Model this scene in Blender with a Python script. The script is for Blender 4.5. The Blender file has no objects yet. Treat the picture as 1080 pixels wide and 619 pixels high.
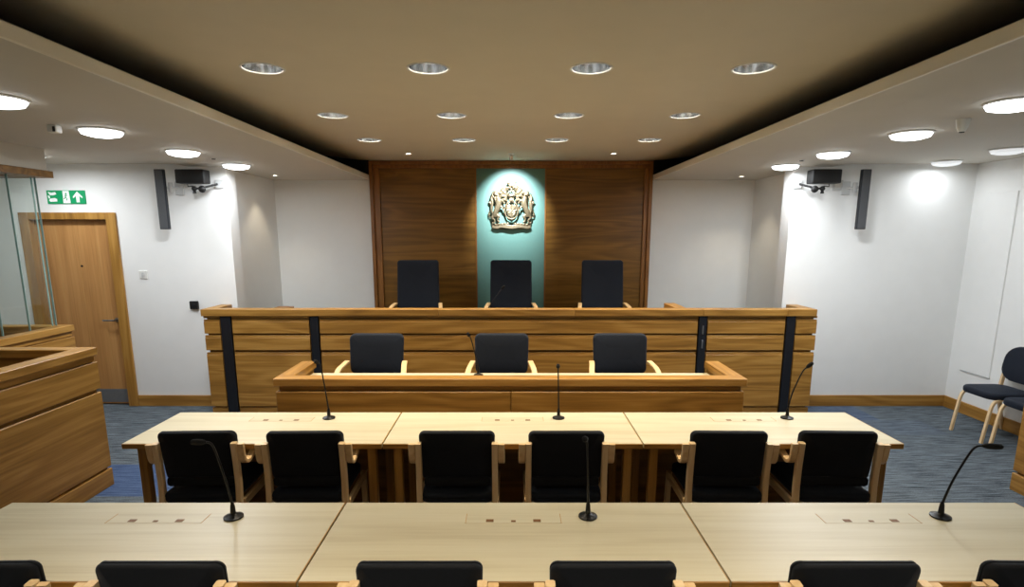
import bpy, bmesh, math, random
from mathutils import Vector, Matrix
from mathutils.geometry import tessellate_polygon
random.seed(7)
PI = math.pi
SC = bpy.context.scene
C = SC.collection

# ------------------------------------------------------------------ camera, world, exposure
cam_d = bpy.data.cameras.new('camera'); cam = bpy.data.objects.new('camera', cam_d); C.objects.link(cam)
cam_d.sensor_width = 36.0; cam_d.lens = 20.0
cam_d.shift_y = 50.5 / 1080; cam_d.shift_x = 1.0 / 1080
cam_d.clip_start = 0.05; cam_d.clip_end = 60
cam.location = (0, 0, 1.92)
cam.rotation_euler = (math.radians(90) - math.atan(112 / 600), 0, 0)
SC.camera = cam
w = bpy.data.worlds.new('world'); SC.world = w; w.use_nodes = True
w.node_tree.nodes['Background'].inputs[0].default_value = (0.8, 0.9, 1, 1)
w.node_tree.nodes['Background'].inputs[1].default_value = 0.02
SC.view_settings.view_transform = 'Standard'
try: SC.view_settings.look = 'None'
except Exception: pass
SC.view_settings.exposure = 0.2
SC.view_settings.gamma = 1.0
SC.view_settings.use_curve_mapping = False
SC.cycles.use_denoising = True
SC.cycles.max_bounces = 10
SC.cycles.diffuse_bounces = 6
SC.cycles.sample_clamp_indirect = 6

# light levels (watts / emission), in the room's lamps and an added unseen row
CENTRE_W = 104.0        # each recessed downlight of the raised ceiling
CENTRE_COL = (1.0, 0.85, 0.63)
SIDE_W = 20.0          # each round diffuser of the side ceilings
SIDE_COL = (0.93, 0.97, 1.0)
SMALL_W = 12.0
BACK_FILL_W = 5.0         # added unseen downlights above the viewer, fill for the chair backs
CREST_W = 260.0

# ------------------------------------------------------------------ materials
def srgb(r, g, b):
    f = lambda c: (c / 255 / 12.92) if c / 255 <= 0.04045 else ((c / 255 + 0.055) / 1.055) ** 2.4
    return (f(r), f(g), f(b), 1)

def new_mat(name):
    m = bpy.data.materials.new(name); m.use_nodes = True
    nt = m.node_tree
    return m, nt, nt.nodes['Principled BSDF']

def N(nt, t, **kw):
    n = nt.nodes.new(t)
    for k, v in kw.items(): setattr(n, k, v)
    return n

def plain(name, col, rough=0.5, metal=0.0, noise=0.04, nscale=30, bump=0.0, spec=None, emit=None, es=0):
    m, nt, b = new_mat(name)
    tc = N(nt, 'ShaderNodeTexCoord'); ns = N(nt, 'ShaderNodeTexNoise'); ns.inputs['Scale'].default_value = nscale
    ns.inputs['Detail'].default_value = 4
    nt.links.new(tc.outputs['Object'], ns.inputs['Vector'])
    rp = N(nt, 'ShaderNodeValToRGB')
    rp.color_ramp.elements[0].position = 0.3; rp.color_ramp.elements[1].position = 0.7
    rp.color_ramp.elements[0].color = tuple(c * (1 - noise) for c in col[:3]) + (1,)
    rp.color_ramp.elements[1].color = tuple(min(1, c * (1 + noise)) for c in col[:3]) + (1,)
    nt.links.new(ns.outputs['Fac'], rp.inputs['Fac']); nt.links.new(rp.outputs['Color'], b.inputs['Base Color'])
    b.inputs['Roughness'].default_value = rough; b.inputs['Metallic'].default_value = metal
    if spec is not None: b.inputs['Specular IOR Level'].default_value = spec
    if bump:
        bp = N(nt, 'ShaderNodeBump'); bp.inputs['Strength'].default_value = bump; bp.inputs['Distance'].default_value = 0.002
        nt.links.new(ns.outputs['Fac'], bp.inputs['Height']); nt.links.new(bp.outputs['Normal'], b.inputs['Normal'])
    if emit:
        b.inputs['Emission Color'].default_value = emit; b.inputs['Emission Strength'].default_value = es
    return m

def wood(name, dark, mid, light, axis='X', rough=0.42, ring=9.0, ringmix=0.28, fine=1.0, cscale=1.0):
    """flat-sawn veneer, grain running along axis"""
    m, nt, b = new_mat(name); L = nt.links.new
    tc = N(nt, 'ShaderNodeTexCoord'); oi = N(nt, 'ShaderNodeObjectInfo')
    add = N(nt, 'ShaderNodeVectorMath', operation='ADD'); mul = N(nt, 'ShaderNodeVectorMath', operation='SCALE')
    cb = N(nt, 'ShaderNodeCombineXYZ')
    for i in range(3): L(oi.outputs['Random'], cb.inputs[i])
    L(cb.outputs[0], mul.inputs[0]); mul.inputs['Scale'].default_value = 23.0
    L(tc.outputs['Object'], add.inputs[0]); L(mul.outputs[0], add.inputs[1])
    def mapped(along, across):
        mp = N(nt, 'ShaderNodeMapping')
        s = [across * cscale] * 3; s['XYZ'.index(axis)] = along * cscale
        mp.inputs['Scale'].default_value = s; L(add.outputs[0], mp.inputs['Vector']); return mp
    m1 = mapped(0.45, 4.5); n1 = N(nt, 'ShaderNodeTexNoise'); n1.inputs['Scale'].default_value = 1.0
    n1.inputs['Detail'].default_value = 2.0; n1.inputs['Roughness'].default_value = 0.4; n1.inputs['Distortion'].default_value = 0.25
    L(m1.outputs[0], n1.inputs['Vector'])
    k = N(nt, 'ShaderNodeMath', operation='MULTIPLY'); k.inputs[1].default_value = ring * 6.28
    L(n1.outputs['Fac'], k.inputs[0])
    sn = N(nt, 'ShaderNodeMath', operation='SINE'); L(k.outputs[0], sn.inputs[0])
    ma = N(nt, 'ShaderNodeMath', operation='MULTIPLY_ADD'); ma.inputs[1].default_value = 0.5; ma.inputs[2].default_value = 0.5
    L(sn.outputs[0], ma.inputs[0])
    m2 = mapped(1.6, 62.0); n2 = N(nt, 'ShaderNodeTexNoise'); n2.inputs['Scale'].default_value = 1.0
    n2.inputs['Detail'].default_value = 5.0; n2.inputs['Roughness'].default_value = 0.65
    L(m2.outputs[0], n2.inputs['Vector'])
    m3 = mapped(0.5, 9.0); n3 = N(nt, 'ShaderNodeTexNoise'); n3.inputs['Scale'].default_value = 1.0; n3.inputs['Detail'].default_value = 3
    L(m3.outputs[0], n3.inputs['Vector'])
    a = N(nt, 'ShaderNodeMix'); a.data_type = 'FLOAT'; a.inputs['Factor'].default_value = ringmix
    L(n3.outputs['Fac'], a.inputs['A']); L(ma.outputs[0], a.inputs['B'])
    c = N(nt, 'ShaderNodeMix'); c.data_type = 'FLOAT'; c.inputs['Factor'].default_value = 0.46 * fine
    L(a.outputs['Result'], c.inputs['A']); L(n2.outputs['Fac'], c.inputs['B'])
    rp = N(nt, 'ShaderNodeValToRGB'); e = rp.color_ramp.elements
    e[0].position = 0.26; e[0].color = dark; e[1].position = 0.74; e[1].color = light
    x = e.new(0.5); x.color = mid
    L(c.outputs['Result'], rp.inputs['Fac']); L(rp.outputs['Color'], b.inputs['Base Color'])
    b.inputs['Roughness'].default_value = rough; b.inputs['Specular IOR Level'].default_value = 0.4
    bp = N(nt, 'ShaderNodeBump'); bp.inputs['Strength'].default_value = 0.12; bp.inputs['Distance'].default_value = 0.001
    L(n2.outputs['Fac'], bp.inputs['Height']); L(bp.outputs['Normal'], b.inputs['Normal'])
    return m

def fabric(name, a, bcol, scale=420):
    m, nt, b = new_mat(name); L = nt.links.new
    tc = N(nt, 'ShaderNodeTexCoord'); v = N(nt, 'ShaderNodeTexVoronoi'); v.inputs['Scale'].default_value = scale
    L(tc.outputs['Object'], v.inputs['Vector'])
    rp = N(nt, 'ShaderNodeValToRGB'); rp.color_ramp.elements[0].color = a; rp.color_ramp.elements[1].color = bcol
    L(v.outputs['Distance'], rp.inputs['Fac']); L(rp.outputs['Color'], b.inputs['Base Color'])
    b.inputs['Roughness'].default_value = 0.75; b.inputs['Specular IOR Level'].default_value = 0.25
    b.inputs['Sheen Weight'].default_value = 0.12; b.inputs['Sheen Roughness'].default_value = 0.4
    b.inputs['Sheen Tint'].default_value = (0.5, 0.62, 0.85, 1)
    bp = N(nt, 'ShaderNodeBump'); bp.inputs['Strength'].default_value = 0.25; bp.inputs['Distance'].default_value = 0.001
    L(v.outputs['Distance'], bp.inputs['Height']); L(bp.outputs['Normal'], b.inputs['Normal'])
    return m

def carpet_mat():
    m, nt, b = new_mat('carpet'); L = nt.links.new
    tc = N(nt, 'ShaderNodeTexCoord')
    mp = N(nt, 'ShaderNodeMapping'); mp.inputs['Scale'].default_value = (4.0, 75.0, 1); L(tc.outputs['Object'], mp.inputs['Vector'])
    n = N(nt, 'ShaderNodeTexNoise'); n.inputs['Scale'].default_value = 1.0; n.inputs['Detail'].default_value = 6; n.inputs['Roughness'].default_value = 0.7
    L(mp.outputs[0], n.inputs['Vector'])
    n2 = N(nt, 'ShaderNodeTexNoise'); n2.inputs['Scale'].default_value = 160; n2.inputs['Detail'].default_value = 2
    L(tc.outputs['Object'], n2.inputs['Vector'])
    mx = N(nt, 'ShaderNodeMix'); mx.data_type = 'FLOAT'; mx.inputs['Factor'].default_value = 0.3
    L(n.outputs['Fac'], mx.inputs['A']); L(n2.outputs['Fac'], mx.inputs['B'])
    r1 = N(nt, 'ShaderNodeValToRGB'); e = r1.color_ramp.elements
    e[0].position = 0.40; e[0].color = srgb(34, 39, 45); e[1].position = 0.62; e[1].color = srgb(124, 134, 142)
    L(mx.outputs['Result'], r1.inputs['Fac'])
    r2 = N(nt, 'ShaderNodeValToRGB'); e = r2.color_ramp.elements
    e[0].position = 0.36; e[0].color = srgb(32, 48, 84); e[1].position = 0.66; e[1].color = srgb(84, 108, 150)
    L(mx.outputs['Result'], r2.inputs['Fac'])
    # blue carpet tiles laid among the slate ones: mask from tile rectangles
    sp = N(nt, 'ShaderNodeSeparateXYZ'); L(tc.outputs['Object'], sp.inputs[0])
    def rect(x0, x1, y0, y1):
        outs = []
        for o, lo, hi in (('X', x0, x1), ('Y', y0, y1)):
            g = N(nt, 'ShaderNodeMath', operation='GREATER_THAN'); g.inputs[1].default_value = lo; L(sp.outputs[o], g.inputs[0])
            l = N(nt, 'ShaderNodeMath', operation='LESS_THAN'); l.inputs[1].default_value = hi; L(sp.outputs[o], l.inputs[0])
            q = N(nt, 'ShaderNodeMath', operation='MULTIPLY'); L(g.outputs[0], q.inputs[0]); L(l.outputs[0], q.inputs[1]); outs.append(q)
        q = N(nt, 'ShaderNodeMath', operation='MULTIPLY'); L(outs[0].outputs[0], q.inputs[0]); L(outs[1].outputs[0], q.inputs[1]); return q
    a = rect(-3.5, -0.5, 3.97, 4.57); c = rect(2.9, 3.9, 5.75, 6.3); d = rect(3.3, 4.3, 5.3, 5.75)
    s = N(nt, 'ShaderNodeMath', operation='MAXIMUM'); ch = N(nt, 'ShaderNodeMath', operation='MULTIPLY'); ch.inputs[1].default_value = 0.4; L(c.outputs[0], ch.inputs[0]); ah = N(nt, 'ShaderNodeMath', operation='MULTIPLY'); ah.inputs[1].default_value = 0.8; L(a.outputs[0], ah.inputs[0]); L(ah.outputs[0], s.inputs[0]); L(ch.outputs[0], s.inputs[1])
    dh = N(nt, 'ShaderNodeMath', operation='MULTIPLY'); dh.inputs[1].default_value = 0.12; L(d.outputs[0], dh.inputs[0])
    s2 = N(nt, 'ShaderNodeMath', operation='MAXIMUM'); L(s.outputs[0], s2.inputs[0]); L(dh.outputs[0], s2.inputs[1])
    mm = N(nt, 'ShaderNodeMix'); mm.data_type = 'RGBA'
    L(s2.outputs[0], mm.inputs['Factor']); L(r1.outputs['Color'], mm.inputs['A']); L(r2.outputs['Color'], mm.inputs['B'])
    L(mm.outputs['Result'], b.inputs['Base Color']); b.inputs['Roughness'].default_value = 0.95; b.inputs['Specular IOR Level'].default_value = 0.1
    bp = N(nt, 'ShaderNodeBump'); bp.inputs['Strength'].default_value = 0.5; bp.inputs['Distance'].default_value = 0.004
    L(mx.outputs['Result'], bp.inputs['Height']); L(bp.outputs['Normal'], b.inputs['Normal'])
    return m

def glass_mat():
    m, nt, b = new_mat('clear_glass')
    tr = N(nt, 'ShaderNodeBsdfTransparent'); tr.inputs[0].default_value = (0.95, 0.975, 0.965, 1)
    gl = N(nt, 'ShaderNodeBsdfGlossy'); gl.inputs['Roughness'].default_value = 0.0
    lw = N(nt, 'ShaderNodeLayerWeight'); pw = N(nt, 'ShaderNodeMath', operation='POWER'); pw.inputs[1].default_value = 5.0; nt.links.new(lw.outputs['Facing'], pw.inputs[0])
    fr = N(nt, 'ShaderNodeMath', operation='MULTIPLY_ADD'); fr.inputs[1].default_value = 0.7; fr.inputs[2].default_value = 0.03; nt.links.new(pw.outputs[0], fr.inputs[0])
    mx = N(nt, 'ShaderNodeMixShader'); nt.links.new(fr.outputs[0], mx.inputs[0]); nt.links.new(tr.outputs[0], mx.inputs[1]); nt.links.new(gl.outputs[0], mx.inputs[2])
    nt.links.new(mx.outputs[0], nt.nodes['Material Output'].inputs['Surface'])
    return m

OAK = (srgb(118, 81, 31), srgb(162, 117, 52), srgb(192, 147, 77))
M = dict(
    oak_x=wood('oak_grain_across', *OAK, axis='X'),
    oak_y=wood('oak_grain_deep', *OAK, axis='Y'),
    oak_z=wood('oak_grain_upright', *OAK, axis='Z', ring=6),
    panel=wood('shade_toned_oak', srgb(90, 62, 21), srgb(122, 85, 32), srgb(148, 107, 46), axis='X', ring=8, ringmix=0.3, rough=0.4),
    trim=wood('brown_oak_trim', srgb(110, 70, 28), srgb(140, 92, 42), srgb(164, 112, 56), axis='Z'),
    door=wood('door_veneer', srgb(150, 104, 56), srgb(186, 136, 80), srgb(206, 158, 100), axis='Z', ring=4, ringmix=0.08, rough=0.45),
    maple=wood('pale_maple_top', srgb(186, 174, 142), srgb(204, 195, 166), srgb(212, 205, 180), axis='X', ring=5, ringmix=0.2, rough=0.38),
    beech=wood('pale_beech_frame', srgb(214, 178, 128), srgb(230, 200, 154), srgb(240, 216, 176), axis='Z', ring=4, ringmix=0.2, cscale=2.0),
    beech_y=wood('pale_beech_arm', srgb(204, 166, 114), srgb(224, 190, 140), srgb(236, 208, 162), axis='Y', ring=4, ringmix=0.2, cscale=2.0),
    black_fabric=fabric('black_navy_fabric', srgb(8, 10, 14), srgb(20, 24, 32)),
    navy_fabric=fabric('dark_navy_fabric', srgb(12, 16, 24), srgb(28, 36, 50)),
    carpet=carpet_mat(),
    white=plain('white_wall_paint', srgb(236, 237, 236), 0.8, noise=0.012, nscale=6),
    soffit=plain('off_white_ceiling_paint', srgb(202, 197, 186), 0.7, noise=0.012, nscale=5),
    cream=plain('cream_ceiling_paint', srgb(214, 205, 186), 0.75, noise=0.015, nscale=5),
    fascia=plain('satin_edge_paint', srgb(226, 220, 206), 0.3, noise=0.02, nscale=5),
    dark=plain('painted_cove_shade', srgb(20, 17, 14), 0.8),
    black=plain('black_plastic', srgb(8, 8, 9), 0.6),
    strip=plain('dark_grey_metal_strip', srgb(30, 34, 42), 0.42, metal=0.35),
    grey=plain('mid_grey_speaker_cloth', srgb(78, 80, 84), 0.65, nscale=400, noise=0.2),
    mic=plain('black_mic_metal', srgb(14, 14, 16), 0.35, metal=0.4),
    foam=plain('black_foam', srgb(10, 10, 12), 0.9, nscale=500, noise=0.3, bump=0.4),
    steel=plain('brushed_steel', srgb(170, 174, 178), 0.35, metal=1.0, nscale=80),
    silver=plain('silver_reflector', srgb(225, 228, 232), 0.16, metal=1.0, nscale=20),
    kick=plain('grey_kick_plate', srgb(138, 142, 146), 0.45, metal=0.6),
    plastic=plain('white_plastic', srgb(224, 224, 220), 0.4),
    grey_plastic=plain('pale_grey_plastic', srgb(196, 198, 198), 0.5),
    green=plain('sign_green', srgb(0, 140, 86), 0.5, emit=srgb(0, 140, 86), es=0.25),
    sign_white=plain('sign_white', srgb(230, 236, 232), 0.5, emit=(1, 1, 1, 1), es=.15),
    blue=plain('sign_blue', srgb(20, 70, 160), 0.4),
    teal=plain('teal_green_panel', srgb(98, 138, 128), 0.5, noise=0.05, nscale=200, spec=0.35),
    bronze=plain('gilded_bronze', srgb(116, 104, 80), 0.42, metal=0.5, noise=0.25, nscale=60),
    hole=plain('brown_outlet_hole', srgb(120, 78, 30), 0.6),
    seam=plain('gold_brown_seam', srgb(190, 150, 90), 0.6),
    glow=plain('lit_diffuser', (1, 1, 1, 1), 0.5, emit=(0.93, 0.97, 1, 1), es=5.0),
    glow_dim=plain('dim_diffuser', (.8, .82, .84, 1), 0.5, emit=(0.93, 0.97, 1, 1), es=.5),
    glow_centre=plain('lit_lamp_glass', (1, 1, 1, 1), 0.5, emit=(1, 0.93, 0.8, 1), es=45.0),
    glow_small=plain('lit_halogen_lens', (1, 1, 1, 1), 0.5, emit=(1, 0.92, 0.76, 1), es=12.0),
    glass=glass_mat(),
    glass_edge=plain('green_glass_edge', srgb(140, 172, 166), 0.2, spec=0.6),
)

# ------------------------------------------------------------------ mesh helpers
def shade(me, ang=35):
    me.polygons.foreach_set('use_smooth', [True] * len(me.polygons))
    try: me.set_sharp_from_angle(angle=math.radians(ang))
    except Exception: pass

def obj(name, bm, mat, parent=None, loc=None, ang=35):
    me = bpy.data.meshes.new(name)
    bmesh.ops.recalc_face_normals(bm, faces=bm.faces)
    bm.to_mesh(me); bm.free(); me.materials.append(M[mat] if isinstance(mat, str) else mat)
    shade(me, ang)
    o = bpy.data.objects.new(name, me); C.objects.link(o)
    if parent: o.parent = parent
    if loc: o.location = loc
    return o

def tag(o, label, cat, group=None):
    o['label'] = label; o['category'] = cat
    if group: o['group'] = group
    return o

def thing(name, label, cat, loc=(0, 0, 0), rz=0.0, group=None):
    o = bpy.data.objects.new(name, None); C.objects.link(o); o.empty_display_size = 0.1
    o.location = loc; o.rotation_euler = (0, 0, rz)
    return tag(o, label, cat, group)

def struct(name, bm, mat, parent=None, loc=None):
    o = obj(name, bm, mat, parent, loc)
    if not parent: o['kind'] = 'structure'
    return o

def copy_tree(o, parent=None):
    c = o.copy(); C.objects.link(c); c.parent = parent
    for ch in list(o.children): copy_tree(ch, c)
    return c

def place(proto, first, loc, rz, label, group=None):
    o = proto if first else copy_tree(proto)
    o.location = loc; o.rotation_euler = (0, 0, rz); o['label'] = label
    if group: o['group'] = group
    return o

def BM(): return bmesh.new()

def merge(bm, tmp):
    me = bpy.data.meshes.new('tmp'); tmp.to_mesh(me); tmp.free(); bm.from_mesh(me); bpy.data.meshes.remove(me)

def box(bm, x0, x1, y0, y1, z0, z1, bev=0.002, seg=1, mtx=None):
    t = bmesh.new()
    bmesh.ops.create_cube(t, size=1.0)
    for v in t.verts:
        v.co = Vector(((x0 + x1) / 2 + v.co.x * (x1 - x0), (y0 + y1) / 2 + v.co.y * (y1 - y0), (z0 + z1) / 2 + v.co.z * (z1 - z0)))
    b = min(bev, 0.45 * min(abs(x1 - x0), abs(y1 - y0), abs(z1 - z0)))
    if b > 0: bmesh.ops.bevel(t, geom=t.edges[:], offset=b, segments=seg, affect='EDGES', profile=0.5)
    if mtx: t.transform(mtx)
    merge(bm, t); return bm

def B(*a, **k): return box(BM(), *a, **k)

def frames(pts):
    T = []
    for i in range(len(pts)):
        a = pts[max(0, i - 1)]; b = pts[min(len(pts) - 1, i + 1)]; T.append((b - a).normalized())
    return T

def smooth_path(pts, n=6):
    P = [Vector(p) for p in pts]; out = []
    for i in range(len(P) - 1):
        p0 = P[max(0, i - 1)]; p1 = P[i]; p2 = P[i + 1]; p3 = P[min(len(P) - 1, i + 2)]
        for k in range(n):
            t = k / n
            out.append(0.5 * ((2 * p1) + (p2 - p0) * t + (2 * p0 - 5 * p1 + 4 * p2 - p3) * t * t + (-p0 + 3 * p1 - 3 * p2 + p3) * t ** 3))
    out.append(P[-1]); return out

def tube(bm, pts, r, n=10, sm=0):
    pts = smooth_path(pts, sm) if sm else [Vector(p) for p in pts]
    m = len(pts)
    if isinstance(r, (int, float)): R = [r] * m
    else:
        R = []
        for i in range(m):
            t = i / (m - 1) * (len(r) - 1); k = min(int(t), len(r) - 2); R.append(r[k] + (r[k + 1] - r[k]) * (t - k))
    T = frames(pts); up = Vector((0, 0, 1)) if abs(T[0].z) < 0.9 else Vector((1, 0, 0))
    u = T[0].cross(up).normalized(); rings = []
    for i in range(m):
        u = (u - T[i] * u.dot(T[i])).normalized(); v = T[i].cross(u)
        rings.append([bm.verts.new(pts[i] + (u * math.cos(2 * PI * k / n) + v * math.sin(2 * PI * k / n)) * R[i]) for k in range(n)])
    for a, b in zip(rings, rings[1:]):
        for k in range(n): bm.faces.new((a[k], a[(k + 1) % n], b[(k + 1) % n], b[k]))
    bm.faces.new(rings[0][::-1]); bm.faces.new(rings[-1])
    return bm

def ribbon(bm, pts, wid, th, wdir=(1, 0, 0), sm=6, bev=0.14):
    """bent laminated strip: rectangular section with eased edges swept along pts"""
    pts = smooth_path(pts, sm) if sm else [Vector(p) for p in pts]
    T = frames(pts); W = Vector(wdir).normalized(); rings = []
    c = bev * min(wid, th)
    a, b = wid / 2, th / 2
    sec = [(-a + c, -b), (a - c, -b), (a, -b + c), (a, b - c), (a - c, b), (-a + c, b), (-a, b - c), (-a, -b + c)]
    for p, t in zip(pts, T):
        wv = (W - t * W.dot(t)).normalized(); nv = t.cross(wv)
        rings.append([bm.verts.new(p + wv * s + nv * q) for s, q in sec])
    n = len(sec)
    for p, q in zip(rings, rings[1:]):
        for k in range(n): bm.faces.new((p[k], p[(k + 1) % n], q[(k + 1) % n], q[k]))
    bm.faces.new(rings[0][::-1]); bm.faces.new(rings[-1])
    return bm

def rrect(hw, hh, r, n=6):
    r = max(0.001, min(r, hw, hh)); out = []
    for cx, cy, a0 in ((hw - r, hh - r, 0), (-hw + r, hh - r, 90), (-hw + r, -hh + r, 180), (hw - r, -hh + r, 270)):
        for k in range(n + 1):
            a = math.radians(a0 + 90 * k / n); out.append((cx + r * math.cos(a), cy + r * math.sin(a)))
    return out

def pad(hw, hh, th, r, dome=0.012, edge=0.012, groove=True, warp=None):
    """upholstered cushion: outline in local XZ, thickness along Y, rounded rim with a piping groove"""
    bm = BM(); h = th / 2; prof = []
    for k in range(5):
        a = math.radians(90 * k / 4); prof.append((edge * (1 - math.sin(a)), -h + edge * (1 - math.cos(a))))
    if groove: prof += [(0.0, -0.004), (0.004, -0.002), (0.004, 0.002), (0.0, 0.004)]
    for k in range(5):
        a = math.radians(90 * k / 4); prof.append((edge * (1 - math.cos(a)), h - edge * (1 - math.sin(a))))
    inner = [(edge + 0.3 * (min(hw, hh) - edge), 0.6), (edge + 0.65 * (min(hw, hh) - edge), 0.9)]
    rings = [(i, -h - dome * d) for i, d in inner[::-1]] + prof + [(i, h + dome * d) for i, d in inner]
    vs = []
    for ins, y in rings:
        vs.append([bm.verts.new((x, y, z)) for x, z in rrect(hw - ins, hh - ins, max(r - ins, 0.01))])
    n = len(vs[0])
    for p, q in zip(vs, vs[1:]):
        for k in range(n): bm.faces.new((p[k], p[(k + 1) % n], q[(k + 1) % n], q[k]))
    bm.faces.new(vs[0][::-1]); bm.faces.new(vs[-1])
    if warp:
        for v in bm.verts: v.co = Vector(warp(v.co.x, v.co.y, v.co.z))
    return bm

def lathe(bm, prof, n=32, c=(0, 0, 0), mtx=None):
    t = bmesh.new(); rings = []
    for r, z in prof:
        rings.append([t.verts.new((r * math.cos(2 * PI * k / n), r * math.sin(2 * PI * k / n), z)) for k in range(n)])
    for a, b in zip(rings, rings[1:]):
        for k in range(n): t.faces.new((a[k], a[(k + 1) % n], b[(k + 1) % n], b[k]))
    if prof[0][0] > 1e-5: t.faces.new(rings[0][::-1])
    if prof[-1][0] > 1e-5: t.faces.new(rings[-1])
    bmesh.ops.remove_doubles(t, verts=t.verts[:], dist=1e-6)
    if mtx: t.transform(mtx)
    bmesh.ops.translate(t, verts=t.verts[:], vec=c)
    merge(bm, t); return bm

def open_lathe(bm, prof, n=32):
    rings = [[bm.verts.new((r * math.cos(2 * PI * k / n), r * math.sin(2 * PI * k / n), z)) for k in range(n)] for r, z in prof]
    for a, b in zip(rings, rings[1:]):
        for k in range(n): bm.faces.new((a[k], a[(k + 1) % n], b[(k + 1) % n], b[k]))
    return bm

def prism(bm, poly, y0, y1):
    """polygon in XZ extruded along Y"""
    a = [bm.verts.new((x, y0, z)) for x, z in poly]; b = [bm.verts.new((x, y1, z)) for x, z in poly]
    n = len(poly)
    bm.faces.new(a); bm.faces.new(b[::-1])
    for k in range(n): bm.faces.new((a[k], b[k], b[(k + 1) % n], a[(k + 1) % n]))
    return bm

def sphere(bm, c, r, s=(1, 1, 1), u=16, v=10):
    t = bmesh.new(); bmesh.ops.create_uvsphere(t, u_segments=u, v_segments=v, radius=r)
    for q in t.verts: q.co = Vector((q.co.x * s[0] + c[0], q.co.y * s[1] + c[1], q.co.z * s[2] + c[2]))
    merge(bm, t); return bm

# ------------------------------------------------------------------ the room
YF, YB, Y0 = 6.27, 7.74, -1.2           # face of the side walls, far wall, wall behind the viewer
XL, XR = -6.0, 4.95
struct('floor', B(XL - .1, XR + .1, Y0 - .1, YB + .1, -.1, 0, bev=0), 'carpet')

# raised ceiling: flat field with round cut-outs for the downlights, edges curled up to shade off, coves painted dark as shadow
DL_X = (-1.44, -0.48, 0.465, 1.405); DL_Y = (3.53, 4.85, 6.05)
SD = [(-1.22, 7.04), (1.215, 7.04)]
def ceiling_bm():
    bm = BM(); hw = 1.58; zc = 2.87
    outer = [Vector((-hw, Y0, zc)), Vector((hw, Y0, zc)), Vector((hw, YB, zc)), Vector((-hw, YB, zc))]
    holes = []
    for x in DL_X:
        for y in DL_Y + (.95,): holes.append([Vector((x + .113 * math.cos(2 * PI * k / 32), y + .113 * math.sin(2 * PI * k / 32), zc)) for k in range(32)][::-1])
    for x, y in SD: holes.append([Vector((x + .03 * math.cos(2 * PI * k / 20), y + .03 * math.sin(2 * PI * k / 20), zc)) for k in range(20)][::-1])
    loops = [outer] + holes
    flat = [p for l in loops for p in l]; vs = [bm.verts.new(p) for p in flat]
    for t in tessellate_polygon(loops):
        try: bm.faces.new([vs[i] for i in t])
        except ValueError: pass
    for s in (-1, 1):
        prev = None
        for k in range(13):
            u = k / 12; x = s * (hw + 1.0 * u); z = zc + 0.10 * u ** 2.0
            cur = (bm.verts.new((x, Y0, z)), bm.verts.new((x, YB, z)))
            if prev: bm.faces.new((prev[0], prev[1], cur[1], cur[0]))
            prev = cur
    return bm
struct('ceiling', ceiling_bm(), 'cream')
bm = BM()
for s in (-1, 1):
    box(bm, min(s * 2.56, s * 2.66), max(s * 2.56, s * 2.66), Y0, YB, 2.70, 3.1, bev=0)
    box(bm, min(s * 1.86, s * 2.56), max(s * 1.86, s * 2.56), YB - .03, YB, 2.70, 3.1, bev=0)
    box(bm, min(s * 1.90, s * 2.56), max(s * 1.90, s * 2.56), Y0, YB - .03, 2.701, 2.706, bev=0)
struct('ceiling_cove_shade', bm, 'dark')  # boards coloured near-black so the cove reads as deep shadow

def ceil_board(name, x0, x1, z0, z1, y1, mat, holes=()):
    """ceiling slab; its underside has round cut-outs for any recessed fitting"""
    bm = BM()
    box(bm, x0, x1, Y0, y1, z0 + .03, z1, bev=0) if not holes else box(bm, x0, x1, Y0, y1, z1 - .005, z1, bev=0)
    outer = [Vector((x0, Y0, z0)), Vector((x1, Y0, z0)), Vector((x1, y1, z0)), Vector((x0, y1, z0))]
    hl = [[Vector((x + r * math.cos(2 * PI * k / 24), y + r * math.sin(2 * PI * k / 24), z0)) for k in range(24)][::-1] for x, y, r in holes]
    loops = [outer] + hl; vs = [bm.verts.new(p) for l in loops for p in l]
    for t in tessellate_polygon(loops):
        try: bm.faces.new([vs[i] for i in t])
        except ValueError: pass
    top = [bm.verts.new((p.x, p.y, z1)) for p in outer]
    for k in range(4): bm.faces.new((vs[k], vs[(k + 1) % 4], top[(k + 1) % 4], top[k]))
    return struct(name, bm, mat)
ceil_board('ceiling_soffit_left', -3.40, -1.87, 2.63, 2.70, YB, 'soffit', [(-2.855, 7.13, .03)])
ceil_board('ceiling_soffit_right', 1.87, 3.40, 2.63, 2.70, YB, 'soffit', [(2.83, 7.24, .03)])
ceil_board('ceiling_left', XL, -3.405, 2.662, 2.72, YF + .2, 'soffit')
ceil_board('ceiling_right', 3.405, XR, 2.662, 2.72, YF + .2, 'soffit')
struct('trim_1', B(-1.872, -1.855, Y0, YB - .05, 2.63, 2.692, bev=.003), 'fascia')
struct('trim_2', B(1.855, 1.872, Y0, YB - .05, 2.63, 2.692, bev=.003), 'fascia')

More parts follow.
